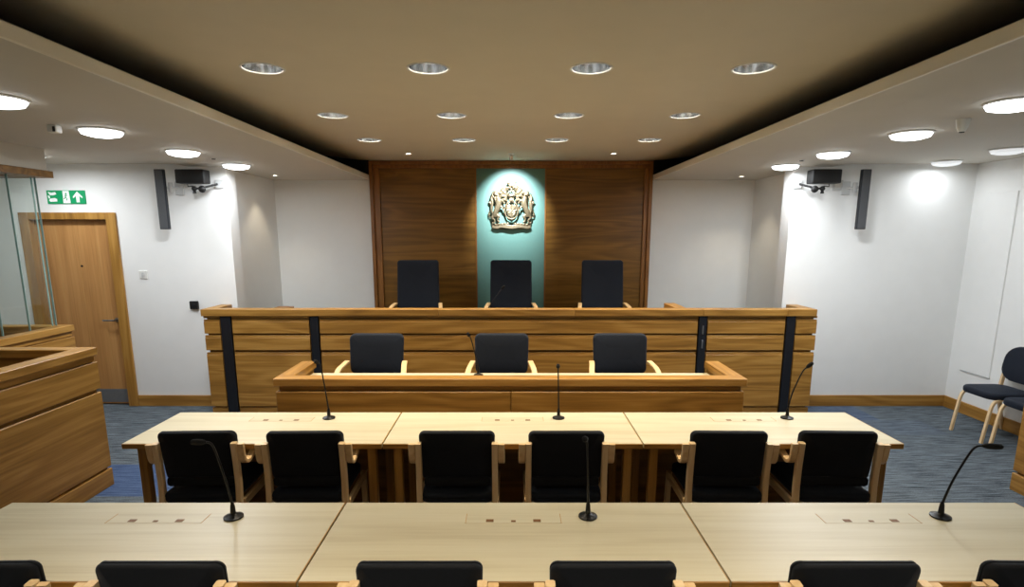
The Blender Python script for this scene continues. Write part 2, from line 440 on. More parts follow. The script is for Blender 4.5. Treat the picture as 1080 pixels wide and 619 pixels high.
# walls
struct('wall_far', B(-3.5, 3.5, YB, YB + .15, 0, 3.4, bev=0), 'white')
bm = BM(); box(bm, XL, -5.25, YF, YF + .2, 0, 2.7, bev=0); box(bm, -4.30, -3.03, YF, YF + .2, 0, 2.7, bev=0)
box(bm, -5.25, -4.30, YF, YF + .2, 2.12, 2.7, bev=0)
struct('wall_front_left', bm, 'white')
struct('wall_front_right', B(3.0, XR, YF, YF + .2, 0, 2.7, bev=0), 'white')
struct('wall_alcove_left', B(-3.24, -3.12, YF + .2, YB, 0, 2.7, bev=0), 'white')
struct('wall_alcove_right', B(3.21, 3.33, YF + .2, YB, 0, 2.7, bev=0), 'white')
struct('wall_right', B(XR, XR + .15, Y0, YF + .2, 0, 2.75, bev=0), 'white')
struct('wall_left', B(XL - .15, XL, Y0, YF + .2, 0, 2.75, bev=0), 'white')
struct('wall_back', B(XL, XR, Y0 - .15, Y0, 0, 3.4, bev=0), 'white')
def skirting(name, x0, x1, y0, y1, mat):
    bm = BM(); box(bm, x0, x1, y0, y1, 0, .128, bev=.004)
    struct(name, bm, mat)
skirting('baseboard_left', -4.25, -3.03, YF - .018, YF, 'oak_x')
skirting('baseboard_far_left', XL, -5.30, YF - .018, YF, 'oak_x')
skirting('baseboard_right', 3.0, XR - .018, YF - .018, YF, 'oak_x')
skirting('baseboard_side', XR - .018, XR, Y0, YF - .0, 'oak_y')

# door on the left
d = bpy.data.objects.new('door_1', None); C.objects.link(d); d['kind'] = 'structure'; d.location = (-4.775, YF, 0)
bm = BM()
box(bm, -.52, -.415, -.022, .10, 0, 2.16, bev=.004); box(bm, .415, .522, -.022, .10, 0, 2.16, bev=.004); 
box(bm, -.415, .415, -.022, .10, 2.085, 2.16, bev=.004)
obj('door_frame', bm, 'oak_z', d)
bm = BM(); box(bm, -.412, .412, .055, .098, .012, 2.082, bev=.002)
leaf = obj('door_leaf', bm, 'door', d)
bm = BM()
for x in (-.2, .02, .24): box(bm, x, x + .0025, .0535, .056, .2, 2.07, bev=0)
obj('veneer_joint', bm, 'seam', leaf)
obj('kick_plate', B(-.40, .40, .050, .055, .03, .185, bev=.001), 'kick', leaf)
bm = BM(); lathe(bm, [(0, 0), (.026, 0), (.026, .008), (0, .008)], 20, (.355, .055, .985), Matrix.Rotation(PI / 2, 4, 'X'))
tube(bm, [(.355, .05, .985), (.355, .0, .985)], .009); tube(bm, [(.36, -.002, .985), (.23, -.002, .985)], .010, 12)
obj('lever_handle', bm, 'steel', leaf)
bm = BM(); lathe(bm, [(0, 0), (.011, 0), (.011, .006), (0, .006)], 16, (.04, .055, 1.585), Matrix.Rotation(PI / 2, 4, 'X'))
obj('peephole', bm, 'black', leaf)
bm = BM(); lathe(bm, [(0, 0), (.035, 0), (.035, .003), (0, .003)], 28, (-4.34 + .01, YF + .054, 1.46), Matrix.Rotation(PI / 2, 4, 'X'))
fs = obj('fire_door_sign', bm, 'blue'); tag(fs, 'small round blue sign on the oak door above the handle', 'sign')
bm = BM(); lathe(bm, [(.026, 0), (.029, 0), (.029, .001), (.026, .001)], 28, (-4.33, YF + .0508, 1.46), Matrix.Rotation(PI / 2, 4, 'X'))
box(bm, -4.346, -4.314, YF + .0498, YF + .0508, 1.464, 1.469, bev=0); box(bm, -4.344, -4.316, YF + .0498, YF + .0508, 1.450, 1.455, bev=0)
box(bm, -4.3325, -4.3275, YF + .0498, YF + .0508, 1.44, 1.48, bev=0)
mk = obj('white_marking', bm, 'sign_white'); mk.parent = fs

# exit sign
es = thing('exit_sign', 'green fire exit sign with white figures and upward arrow above door', 'sign', (-4.755, YF, 2.25))
obj('sign_plate', B(-.205, .205, -.012, 0, 0, .14, bev=.002), 'green', es)
bm = BM(); prism(bm, [(x + .125, z + .07) for x, z in [(0, .058), (-.05, .005), (-.05, -.012), (-.017, .012), (-.017, -.055), (.017, -.055), (.017, .012), (.05, -.012), (.05, .005)]], -.0145, -.0119)
obj('arrow', bm, 'sign_white', es)
bm = BM()
prism(bm, [(-.035, .006), (.043, .006), (.040, .06), (.036, .134), (-.030, .134), (-.030, .07)], -.0145, -.0119)
obj('doorway_symbol', bm, 'sign_white', es)
bm = BM()
sphere(bm, (.004, -.0148, .105), .009, (1, .25, 1), 12, 8)
tube(bm, [(.003, -.0148, .093), (-.004, -.0148, .07)], .005, 6); tube(bm, [(-.012, -.0148, .088), (.012, -.0148, .09), (.018, -.0148, .082)], .003, 6)
tube(bm, [(-.004, -.0148, .07), (.010, -.0148, .055), (.006, -.0148, .035)], .004, 6); tube(bm, [(-.004, -.0148, .07), (-.015, -.0148, .055), (-.024, -.0148, .05)], .004, 6)
obj('running_figure', bm, 'green', es)
bm = BM()
prism(bm, [(-.185, .125), (-.15, .115), (-.11, .122), (-.098, .10), (-.13, .088), (-.165, .088), (-.175, .10)], -.0145, -.0119)
prism(bm, [(-.17, .055), (-.12, .06), (-.098, .05), (-.098, .024), (-.17, .020), (-.185, .035)], -.0145, -.0119)
prism(bm, [(-.19, .085), (-.175, .085), (-.17, .06), (-.185, .055)], -.0145, -.0119)
obj('lettering', bm, 'sign_white', es)

# switch, socket
ls = thing('light_switch', 'white square switch plate on left wall beside the door', 'switch', (-4.03, YF, 1.495))
obj('plate', B(-.045, .045, -.010, 0, -.045, .045, bev=.004), 'plastic', ls); obj('rocker', B(-.015, .015, -.016, -.010, -.024, .024, bev=.002), 'grey_plastic', ls)
bs = thing('wall_box', 'small black wall control box left of the judges bench', 'switch', (-3.50, YF, 1.16))
obj('box_body', B(-.045, .045, -.035, 0, -.045, .045, bev=.006), 'black', bs); obj('button', B(-.012, .012, -.04, -.035, -.012, .012, bev=.002), 'strip', bs)

# white board on the right wall
wb = thing('wall_board', 'tall blank white board fixed flat on the right wall', 'board', (XR, 5.90, .47))
obj('board_face', B(-.014, 0, -.19, .19, 0, 1.88, bev=.003), 'white', wb)
obj('bottom_edge', B(-.017, 0, -.192, .192, -.010, 0, bev=.002), 'grey_plastic', wb)

# ------------------------------------------------------------------ timber wall behind the judges
tw = thing('oak_panelling', 'dark stained oak wall panelling behind the judges chairs', 'panelling', (0, YB - .001, 0))
obj('panel_board', B(-1.72, -.475, -.03, 0, .4, 2.775, bev=.003), 'panel', tw)
obj('panel_board', B(.465, 1.745, -.03, 0, .4, 2.775, bev=.003), 'panel', tw)
bm = BM()
box(bm, -1.80, -1.72, -.055, 0, .4, 2.775, bev=.004); box(bm, -1.845, -1.80, -.085, 0, .4, 2.865, bev=.004)
obj('side_trim', bm, 'trim', tw)
bm = BM()
box(bm, 1.745, 1.80, -.055, 0, .4, 2.775, bev=.004); box(bm, 1.80, 1.845, -.085, 0, .4, 2.865, bev=.004)
obj('side_trim', bm, 'trim', tw)
bm = BM(); box(bm, -1.80, 1.80, -.055, 0, 2.775, 2.82, bev=.004); box(bm, -1.80, 1.80, -.085, 0, 2.82, 2.865, bev=.004)
obj('head_trim', bm, 'trim', tw)
obj('edge_trim', B(-.475, -.455, -.038, 0, .4, 2.775, bev=.002), 'trim', tw); obj('edge_trim', B(.445, .465, -.038, 0, .4, 2.775, bev=.002), 'trim', tw)
tp = obj('teal_panel', B(-.455, .445, -.022, 0, .4, 2.775, bev=.001), 'teal', tw); tp['label'] = 'teal green upright panel'

# ------------------------------------------------------------------ royal arms
def limb(bm, pts, r): tube(bm, pts, r, 8, 4)
ca = thing('coat_of_arms', 'gilded royal coat of arms with lion and unicorn on teal panel', 'emblem', (.005, YB - .032, 1.995))
def remesh(o, v=.0045):
    m = o.modifiers.new('fuse', 'REMESH'); m.mode = 'VOXEL'; m.voxel_size = v; m.use_smooth_shade = True; return o
bm = BM()   # ribbon at the foot with folded ends and mound
pts = [(-.255, -.02, .045), (-.20, -.03, .030), (-.12, -.035, .045), (0, -.04, .030), (.12, -.035, .045), (.20, -.03, .030), (.255, -.02, .045)]
ribbon(bm, pts, .05, .012, (0, .15, 1), sm=6)
box(bm, -.245, .245, -.03, .0, 0, .03, bev=.006)
for s in (-1, 1):
    ribbon(bm, [(s * .255, -.012, .05), (s * .225, -.012, .078), (s * .26, -.012, .10)], .035, .01, (0, .2, 1), sm=4)
    for k in range(5): sphere(bm, (s * (.05 + .04 * k), -.03, .075 - .003 * k), .018, (1.2, .8, .8), 10, 7)
remesh(obj('motto_ribbon', bm, 'bronze', ca))
bm = BM()   # oval garter and quartered shield
for k in range(36):
    a = 2 * PI * k / 36; b = 2 * PI * (k + 1) / 36
    tube(bm, [(.088 * math.cos(a), -.045, .245 + .112 * math.sin(a)), (.088 * math.cos(b), -.045, .245 + .112 * math.sin(b))], .012, 8)
sh = [(-.065, .32), (.065, .32), (.066, .24), (.05, .185), (0, .15), (-.05, .185), (-.066, .24)]
prism(bm, sh, -.045, -.005)
box(bm, -.068, .068, -.05, -.03, .238, .244, bev=0); box(bm, -.003, .003, -.05, -.03, .155, .32, bev=0)
for z in (.30, .28, .26): sphere(bm, (-.033, -.046, z), .012, (2.0, .5, .45), 10, 6)
for z in (.22, .205, .19): sphere(bm, (.026, -.046, z), .011, (1.8, .5, .45), 10, 6)
limb(bm, [(.02, -.046, .255), (.045, -.048, .27), (.04, -.048, .30)], [.008, .009, .006])
tube(bm, [(-.045, -.046, .225), (-.03, -.048, .20), (-.018, -.046, .225)], .004, 6)
remesh(obj('garter_shield', bm, 'bronze', ca), .004)
bm = BM()   # helmet, crown and crest lion above
sphere(bm, (0, -.04, .385), .036, (1, .8, 1.05))
for k in range(-2, 3): tube(bm, [(k * .012, -.07, .365), (k * .013, -.066, .405)], .003, 6)
lathe(bm, [(.048, 0), (.052, .012), (.050, .024), (.044, .024)], 20, (0, -.035, .42))
for k in range(5):
    x = -.046 + k * .023; sphere(bm, (x, -.055, .452 + .004 * (k % 2)), .008, (1, 1, 1.2), 8, 6)
for s in (-1, 1): tube(bm, [(s * .046, -.04, .45), (s * .04, -.045, .485), (s * .014, -.045, .495), (0, -.045, .482)], .006, 8, 4)
sphere(bm, (0, -.045, .50), .011); box(bm, -.004, .004, -.05, -.042, .505, .53, bev=0); box(bm, -.012, .012, -.05, -.042, .515, .522, bev=0)
remesh(obj('helmet_and_crown', bm, 'bronze', ca), .004)
bm = BM()
limb(bm, [(.032, -.045, .555), (.0, -.05, .56), (-.028, -.05, .568)], [.014, .017, .018])
sphere(bm, (-.036, -.055, .592), .021); sphere(bm, (-.052, -.06, .588), .010); sphere(bm, (-.036, -.055, .617), .013, (1, 1, .7), 8, 6)
for x, z in ((-.034, .522), (-.014, .522), (.018, .522), (.036, .522)): limb(bm, [(x * .9, -.05, .558), (x, -.05, z)], [.008, .007])
limb(bm, [(.04, -.045, .558), (.058, -.04, .575), (.045, -.04, .605), (.06, -.04, .625)], [.005, .005, .008])
remesh(obj('crest_lion', bm, 'bronze', ca), .004)
for s in (-1, 1):   # mantling plumes beside the helmet
    bm = BM()
    for (x, z, a, b) in ((.05, .43, .11, .47), (.06, .40, .15, .42), (.08, .45, .14, .50), (.05, .36, .13, .37), (.12, .44, .17, .46), (.045, .50, .09, .535), (.07, .475, .125, .515), (.10, .36, .14, .335)):
        limb(bm, [(s * x, -.03, z), (s * (x + a) / 2, -.045, (z + b) / 2 + .02), (s * a, -.035, b), (s * (a - .012), -.03, b - .022)], [.014, .019, .014, .007])
    remesh(obj('mantling', bm, 'bronze', ca))
def supporter(s, unicorn):
    bm = BM(); X = lambda x: s * x
    # torso rearing up toward the shield
    limb(bm, [(X(.215), -.03, .165), (X(.205), -.042, .22), (X(.175), -.05, .30), (X(.165), -.05, .36), (X(.185), -.045, .42)], [.034, .036, .038, .040, .028])
    limb(bm, [(X(.25), -.03, .20), (X(.262), -.035, .27), (X(.25), -.035, .34), (X(.262), -.03, .40), (X(.245), -.03, .45)], [.012, .018, .016, .019, .014])
    # head
    sphere(bm, (X(.205), -.055, .455), .030, (1, .9, 1)); limb(bm, [(X(.20), -.062, .45), (X(.165), -.066, .445 if unicorn else .44)], [.022, .013])
    for e in (-.01, .012): sphere(bm, (X(.215 + e), -.05, .485), .008, (1, .8, 1.6), 8, 6)
    if unicorn:
        limb(bm, [(X(.185), -.06, .475), (X(.15), -.06, .525)], [.006, .002])
        for k in range(6): sphere(bm, (X(.225 + .004 * k), -.04, .46 - .024 * k), .014, (1, .8, 1), 8, 6)
        limb(bm, [(X(.17), -.06, .43), (X(.165), -.06, .415)], [.008, .003])
    else:
        for k in range(12):
            a = 2 * PI * k / 12; sphere(bm, (X(.212 + .034 * math.cos(a)), -.04, .445 + .038 * math.sin(a)), .017, (1, .9, 1), 8, 6)
        for k in range(5): sphere(bm, (X(.215 - .008 * k), -.055, .40 - .022 * k), .018, (1, .8, 1), 8, 6)
        for q in (-.014, 0, .014): sphere(bm, (X(.205 + q), -.055, .492), .008, (1, 1, 1.5), 8, 6)
    # forelegs reaching for the shield
    limb(bm, [(X(.16), -.05, .36), (X(.125), -.055, .375), (X(.10), -.055, .345), (X(.088), -.055, .33)], [.017, .014, .010, .011])
    limb(bm, [(X(.165), -.05, .31), (X(.12), -.055, .285), (X(.105), -.055, .25), (X(.092), -.055, .245)], [.017, .014, .010, .011])
    # hind legs
    limb(bm, [(X(.215), -.035, .20), (X(.165), -.045, .165), (X(.185), -.045, .125), (X(.155), -.045, .09)], [.028, .021, .012, .014])
    limb(bm, [(X(.22), -.03, .19), (X(.25), -.035, .15), (X(.22), -.035, .115), (X(.235), -.035, .075)], [.028, .020, .012, .014])
    # tail curling up the outside
    limb(bm, [(X(.235), -.02, .18), (X(.285), -.02, .155), (X(.295), -.025, .22), (X(.255), -.025, .27), (X(.275), -.025, .335), (X(.295), -.025, .36)], [.009, .008, .008, .010, .015, .008])
    sphere(bm, (X(.285), -.025, .345), .017, (1, .7, 1.2), 8, 6); sphere(bm, (X(.265), -.025, .29), .011, (1, .7, 1), 8, 6); sphere(bm, (X(.292), -.025, .19), .012, (1, .7, 1.3), 8, 6)
    if unicorn:
        tube(bm, [(X(.19), -.05, .39), (X(.22), -.045, .34), (X(.24), -.035, .25), (X(.23), -.03, .12)], .004, 6, 4)
    remesh(obj('unicorn' if unicorn else 'lion', bm, 'bronze', ca))
supporter(-1, False); supporter(1, True)

# ------------------------------------------------------------------ judges bench
def banded_front(root, x0, x1, yf, bands, mats, name='front_band'):
    for (z0, z1, pr) in bands:
        obj(name, B(x0, x1, yf - pr, yf + .02, z0, z1, bev=.003), mats, root)
jb = thing('judges_bench', 'long high oak judges bench with dark metal strips and banded front', 'bench', (0, 5.85, 0))
XA, XB = -3.20, 3.185
strips = [(-3.03, -2.905), (-2.10, -1.995), (1.945, 2.045), (2.855, 2.965)]
segs = []; last = XA
for a, b in strips: segs.append((last, a)); last = b
segs.append((last, XB))
obj('core_panel', B(XA + .025, XB - .025, .03, .07, .0, 1.09, bev=.002), 'panel', jb)
for a, b in segs:
    for z0, z1, pr in ((1.072, 1.095, -.004), (.910, 1.058, 0), (.733, .890, 0), (.122, .708, 0)):
        e0 = a == XA; e1 = b == XB
        obj('front_board', box(B(a + .002, b - .002, 0 - pr, .03, z0, z1 - .022 * (z1 - z0 > .1), bev=.003), a + .002, b - .002, .007, .03, z1 - .03 * (z1 - z0 > .1) - .001, z1, bev=.002), 'oak_x', jb)
    obj('plinth', B(a + .002, b - .002, .012, .03, 0, .106, bev=.002), 'oak_x', jb)
for a, b in strips:
    t = obj('metal_strip', B(a + .01, b - .01, -.006, .03, 0, 1.092, bev=.003), 'strip', jb)
    if a == 1.945:
        for z in (.95, .80): obj('slot_plate', B(1.99, 2.005, -.012, -.006, z - .045, z + .045, bev=.002), 'steel', t)
for a, b in ((-3.21, -.75), (-.75, .66), (.66, 1.99), (1.99, 2.86), (2.86, 3.165)):
    obj('top_rail', B(a + .0008, b - .0008, -.02, .11, 1.095, 1.167, bev=.004), 'oak_x', jb)
for x0 in (-3.21, 3.045):
    obj('side_rail', B(x0, x0 + .12, .112, .418, 1.095, 1.167, bev=.004), 'oak_y', jb)
    obj('side_panel', B(x0 + .02, x0 + .10, .07, .418, 0, 1.095, bev=.003), 'oak_y', jb)
obj('worktop', B(-2.4, 2.4, .11, .62, 1.03, 1.06, bev=.003), 'oak_x', jb)
obj('partition_rail', B(1.73, 1.85, .112, .56, 1.095, 1.167, bev=.004), 'oak_y', jb)
obj('partition_panel', B(1.75, 1.83, .07, .56, 0, 1.095, bev=.003), 'oak_y', jb)
obj('partition_panel', B(-2.68, -2.60, .07, .80, 0, 1.06, bev=.003), 'oak_y', jb)
obj('partition_rail', B(-2.73, -2.55, .62, .80, 1.06, 1.10, bev=.004), 'trim', jb)
struct('floor_platform', B(-3.05, 3.15, 6.62, YB - .1, 0, .40, bev=.003), 'carpet')

# ------------------------------------------------------------------ clerks bench
cb = thing('clerks_bench', 'lower oak clerks bench with raised rail in front of judges bench', 'bench', (0, 4.2, 0))
CX0, CX1 = -1.815, 1.80
obj('top_rail', B(CX0, CX1, 0, .12, .785, .845, bev=.004), 'oak_x', cb)
obj('rail_band', B(CX0 + .05, CX1 - .05, .03, .10, .748, .785, bev=.002), 'oak_x', cb)
obj('front_board', B(CX0 + .015, -.004, .004, .06, .10, .742, bev=.004), 'oak_x', cb)
obj('front_board', B(.0, CX1 - .015, .004, .06, .10, .742, bev=.004), 'oak_x', cb)
obj('plinth', B(CX0 + .03, CX1 - .03, .02, .06, 0, .10, bev=.002), 'oak_x', cb)
for x0 in (CX0, CX1 - .12):
    obj('side_rail', B(x0, x0 + .12, .122, .63, .785, .845, bev=.004), 'oak_y', cb)
    obj('side_panel', B(x0 + .02, x0 + .10, .06, .62, 0, .785, bev=.003), 'oak_y', cb)
obj('worktop', B(CX0 + .12, CX1 - .12, .12, .54, .735, .76, bev=.003), 'maple', cb)
obj('modesty_panel', B(CX0 + .12, CX1 - .12, .12, .14, .1, .735, bev=.002), 'oak_x', cb)

# ------------------------------------------------------------------ docks and witness box
def dock(root, xf, sgn, y0, y1, w, top=1.095, grooves=True, far=True):
    """xf: face toward the aisle, sgn +1 when that face looks to +x; w = width away from it. local origin at (xf, 0)"""
    def bx(a, b, *r, **k):
        p, q = sgn * a, sgn * b; return B(min(p, q), max(p, q), *r, **k)
    obj('top_rail', bx(.01, -.115, y0, y1, top - .06, top, bev=.004), 'oak_y', root)
    obj('far_top_rail', bx(-.117, -w, y1 - .115, y1, top - .06, top, bev=.004), 'oak_x', root)
    obj('rail_band', bx(-.012, -.09, y0, y1 - .01, top - .105, top - .062, bev=.003), 'oak_y', root)
    obj('side_board', bx(.0, -.09, y0, y1 + .002, top - .318, top - .112, bev=.004), 'oak_y', root)
    obj('side_board', bx(.0, -.09, y0, y1 + .002, .155, top - .345, bev=.004), 'oak_y', root)
    obj('plinth', bx(.004, -.09, y0, y1, 0, .135, bev=.003), 'oak_y', root)
    obj('core_panel', bx(-.02, -.085, y0, y1 - .02, .0, top - .06, bev=.002), 'panel', root)
    obj('far_panel', bx(-.09, -w, y1 - .09, y1 - .01, 0, top - .06, bev=.003), 'oak_x', root)
    obj('shelf', bx(-.115, -.40, y0, y1 - .115, top - .17, top - .145, bev=.003), 'oak_y', root)
d1 = thing('dock_enclosure', 'oak enclosure with banded sides at left, nearer and lower, without glass', 'enclosure', (-3.12, 0, 0))
dock(d1, -3.12, 1, 1.3, 4.19, .90)
d2 = thing('glazed_dock', 'oak dock with glass screens up to a dark timber header, left', 'enclosure', (-4.09, 0, 0))
dock(d2, -4.09, 1, 1.3, 5.25, 1.9, top=1.10)
for y0, y1 in ((1.3, 2.6), (2.612, 3.75), (3.762, 4.62), (4.632, 4.89), (4.902, 5.18)):
    g = obj('glass_pane', B(-.108, -.096, y0, y1, 1.10, 2.42, bev=0), 'glass', d2)
    obj('pane_edge', B(-.110, -.094, y1, y1 + .004, 1.10, 2.42, bev=0), 'glass_edge', g)
for x0, x1 in ((-.86, -.13), (-1.88, -.87)):
    g = obj('glass_pane', B(x0, x1, 5.168, 5.18, 1.10, 2.42, bev=0), 'glass', d2)
    obj('pane_edge', B(x1, x1 + .004, 5.166, 5.182, 1.10, 2.42, bev=0), 'glass_edge', g)
obj('header_beam', B(-.20, .01, 1.3, 5.26, 2.42, 2.478, bev=.003), 'panel', d2)
obj('header_beam', B(-1.9, -.20, 5.06, 5.26, 2.42, 2.478, bev=.003), 'panel', d2)
struct('ceiling_bulkhead', B(-5.98, -4.10, 1.3, 5.22, 2.479, 2.665, bev=.002), 'soffit')
wbx = thing('witness_box', 'oak witness box corner at the right edge of the picture', 'enclosure', (3.84, 0, 0))
dock(wbx, 3.84, -1, 1.6, 4.10, 1.0)

# ------------------------------------------------------------------ advocates desks
def make_desk():
    t = thing('desk', '', 'desk', group='pale desk sections in two rows')
    W = 1.51; D = .598
    obj('desktop', B(-W / 2 + .0012, W / 2 - .0012, .004, D, .702, .73, bev=.0015), 'maple', t)
    obj('front_edge', B(-W / 2 + .0012, W / 2 - .0012, -.004, .004, .700, .7295, bev=.0015), 'oak_x', t)
    obj('seam_line', B(W / 2 - .004, W / 2 - .0005, .0, D, .725, .7303, bev=0), 'seam', t)
    for sx in (-1, 1):
        for y in (.05, .50):
            obj('leg', B(sx * (W / 2 - .075) - .025, sx * (W / 2 - .075) + .025, y, y + .05, 0, .702, bev=.004), 'oak_z', t)
    obj('apron', B(-W / 2 + .10, W / 2 - .10, .13, .155, .62, .70, bev=.002), 'panel', t)
    obj('modesty_panel', B(-W / 2 + .003, W / 2 - .003, .555, .575, .08, .702, bev=.002), 'panel', t)
    f = obj('cable_flap', B(-.2, .2, .41, .492, .7285, .7304, bev=0), 'maple', t)
    bm = BM()
    for x in (-.203, .200): box(bm, x, x + .003, .41, .492, .7288, .7310, bev=0)
    box(bm, -.203, .203, .4085, .4093, .7288, .7304, bev=0)
    obj('flap_seam', bm, 'seam', f)
    for k, x in enumerate((-.1, 0, .1)):
        q = .010 if k == 1 else .016
        obj('cable_outlet', B(x - q, x + q, .42, .42 + q * 1.4, .7290, .7318, bev=.0008), 'hole', f)
    return t
desk = make_desk()
first = True
for yr, rn in ((3.135, 'second row, in front of the clerks bench'), (1.80, 'nearest row')):
    for x, side in ((-1.505, 'left'), (.01, 'middle'), (1.525, 'right')):
        place(desk, first, (x, yr, 0), 0, 'pale maple desk section, %s of the %s' % (side, rn)); first = False

# ------------------------------------------------------------------ advocates armchairs (facing the bench, +y)
def make_armchair():
    t = thing('armchair', '', 'chair')
    wrp = lambda x, y, z: (x * (1.0 - .10 * max(0, (.13 - (z + .15)) / .3)) , y - .035 * (x / .2) ** 2 * -1 - .02 * (z / .15), z)
    b = obj('backrest', pad(.214, .150, .045, .035, dome=.012, edge=.014, warp=wrp), 'black_fabric', t, (0, -.235, .691))
    lb = obj('lower_cushion', pad(.19, .028, .03, .02, dome=.004, edge=.008), 'black_fabric', b, (0, .02, -.150))
    s = pad(.205, .240, .06, .05, dome=.012, edge=.02)
    s.transform(Matrix.Rotation(-PI / 2, 4, 'X'))
    obj('seat', s, 'navy_fabric', t, (0, -.03, .455))
    for sx in (-1, 1):
        bm = BM(); ribbon(bm, [(sx * .212, -.33, .0), (sx * .212, -.27, .25), (sx * .214, -.238, .45), (sx * .214, -.235, .60), (sx * .214, -.25, .78)], .033, .034)
        obj('leg', bm, 'beech', t)
        bm = BM(); ribbon(bm, [(sx * .214, .215, .0), (sx * .214, .205, .25), (sx * .214, .19, .42)], .033, .034)
        obj('leg', bm, 'beech', t)
        bm = BM(); ribbon(bm, [(sx * .2505, -.250, .775), (sx * .2505, -.243, .71), (sx * .2505, -.228, .668), (sx * .2505, -.19, .650), (sx * .2505, -.14, .658), (sx * .2505, -.095, .672)], .036, .022)
        obj('armrest', bm, 'beech_y', t)
        bm = BM(); ribbon(bm, [(sx * .224, -.22, .405), (sx * .224, .19, .405)], .022, .045)
        obj('seat_rail', bm, 'beech_y', t)
    obj('cross_rail', B(-.20, .20, -.235, -.215, .385, .415, bev=.003), 'beech', t)
    return t
ac = make_armchair(); first = True
mid = [(-1.775, .04), (-1.165, .02), (-.305, 0), (.312, 0), (1.232, -.02), (1.85, -.04)]
names6 = ['far left of the six', 'second from left of the six', 'third from left of the six', 'third from right of the six', 'second from right of the six', 'far right of the six']
for (x, rz), nm in zip(mid, names6):
    place(ac, first, (x, 3.265, 0), rz, 'black armchair with pale frame at second desk row, ' + nm, 'armchairs at the second row of desks'); first = False
frt = [(-1.82, .02), (-1.185, .0), (-.310, 0), (.345, 0), (1.165, 0), (1.82, -.02)]
for (x, rz), nm in zip(frt, names6):
    place(ac, False, (x, 1.965, 0), rz, 'black armchair back cut by lower picture edge, ' + nm, 'armchairs at the nearest row of desks')

# ------------------------------------------------------------------ swivel chairs: clerks and judges (facing the viewer, -y)
def star_base(t, seat_z):
    bm = BM(); lathe(bm, [(0, .05), (.035, .05), (.035, .10), (.022, .11), (.022, seat_z - .05), (0, seat_z - .05)], 20)
    for k in range(5):
        a = 2 * PI * k / 5 + .3; tube(bm, [(0, 0, .085), (.16 * math.cos(a), .16 * math.sin(a), .075), (.27 * math.cos(a), .27 * math.sin(a), .06)], [.022, .017, .012], 8)
    st = obj('star_base', bm, 'black', t)
    for k in range(5):
        a = 2 * PI * k / 5 + .3; c = BM(); lathe(c, [(0, -.012), (.025, -.012), (.027, 0), (.025, .012), (0, .012)], 16, (.27 * math.cos(a), .27 * math.sin(a), .027), Matrix.Rotation(PI / 2, 4, 'X'))
        obj('caster', c, 'black', st)
def make_swivel(name, hw, z0, z1, seat_z, arm_z, tall):
    t = thing(name, '', 'chair')
    hh = (z1 - z0) / 2
    if tall: wrp = lambda x, y, z: (x * (1 - .03 * max(0, z) / hh), y + .05 * (x / hw) ** 2 * -1 + .04 * z / hh + (.010 * math.exp(-((z - .60 * hh + .10 * (x / hw) ** 2 * -1 * -.3) / .02) ** 2) if y < 0 else 0), z)
    else: wrp = lambda x, y, z: (x * (1 - .04 * max(0, -z) / hh), y - .05 * (x / hw) ** 2 + .03 * z / hh, z)
    obj('backrest', pad(hw, hh, .07 if tall else .06, .05 if not tall else .035, dome=.018, edge=.022, warp=wrp, groove=True), 'navy_fabric', t, (0, .22, (z0 + z1) / 2))
    s = pad(hw - .02, .24, .08, .06, dome=.02, edge=.03); s.transform(Matrix.Rotation(-PI / 2, 4, 'X'))
    obj('seat', s, 'navy_fabric', t, (0, -.03, seat_z - .04))
    obj('back_bar', B(-.04, .04, .23, .26, seat_z - .09, z0 + .1, bev=.004), 'black', t)
    for sx in (-1, 1):
        a = hw + .035
        bm = BM(); ribbon(bm, [(sx * (a - .02), .13, arm_z + .03), (sx * (a - .012), .05, arm_z + .024), (sx * (a + .004), -.06, arm_z), (sx * (a + .012), -.135, arm_z - .05), (sx * (a + .010), -.16, arm_z - .12), (sx * (a - .01), -.13, seat_z - .04), (sx * (a - .10), -.08, seat_z - .09), (sx * .06, -.05, seat_z - .095)], .046, .020, (1, 0, 0))
        obj('armrest', bm, 'beech_y', t)
    star_base(t, seat_z)
    return t
ck = make_swivel('clerk_chair', .245, .68, 1.04, .50, .765, False)
for i, (x, nm) in enumerate(((-1.22, 'left'), (-.085, 'centre'), (.99, 'right'))):
    place(ck, i == 0, (x, 4.90, 0), (.0, 0, .0)[i], 'low-backed dark swivel chair with pale arms behind clerks bench, ' + nm, 'low swivel chairs behind the clerks bench')
jc = make_swivel('judge_chair', .262, .50, 1.215, .47, .655, True)
for i, (x, nm) in enumerate(((-1.155, 'left, before the dark oak panel'), (0, 'centre, before the teal panel'), (1.135, 'right, before the dark oak panel'))):
    place(jc, i == 0, (x, 6.92 - .0, .40), 0, 'tall black high-backed chair behind judges bench, ' + nm, 'high-backed chairs behind the judges bench')

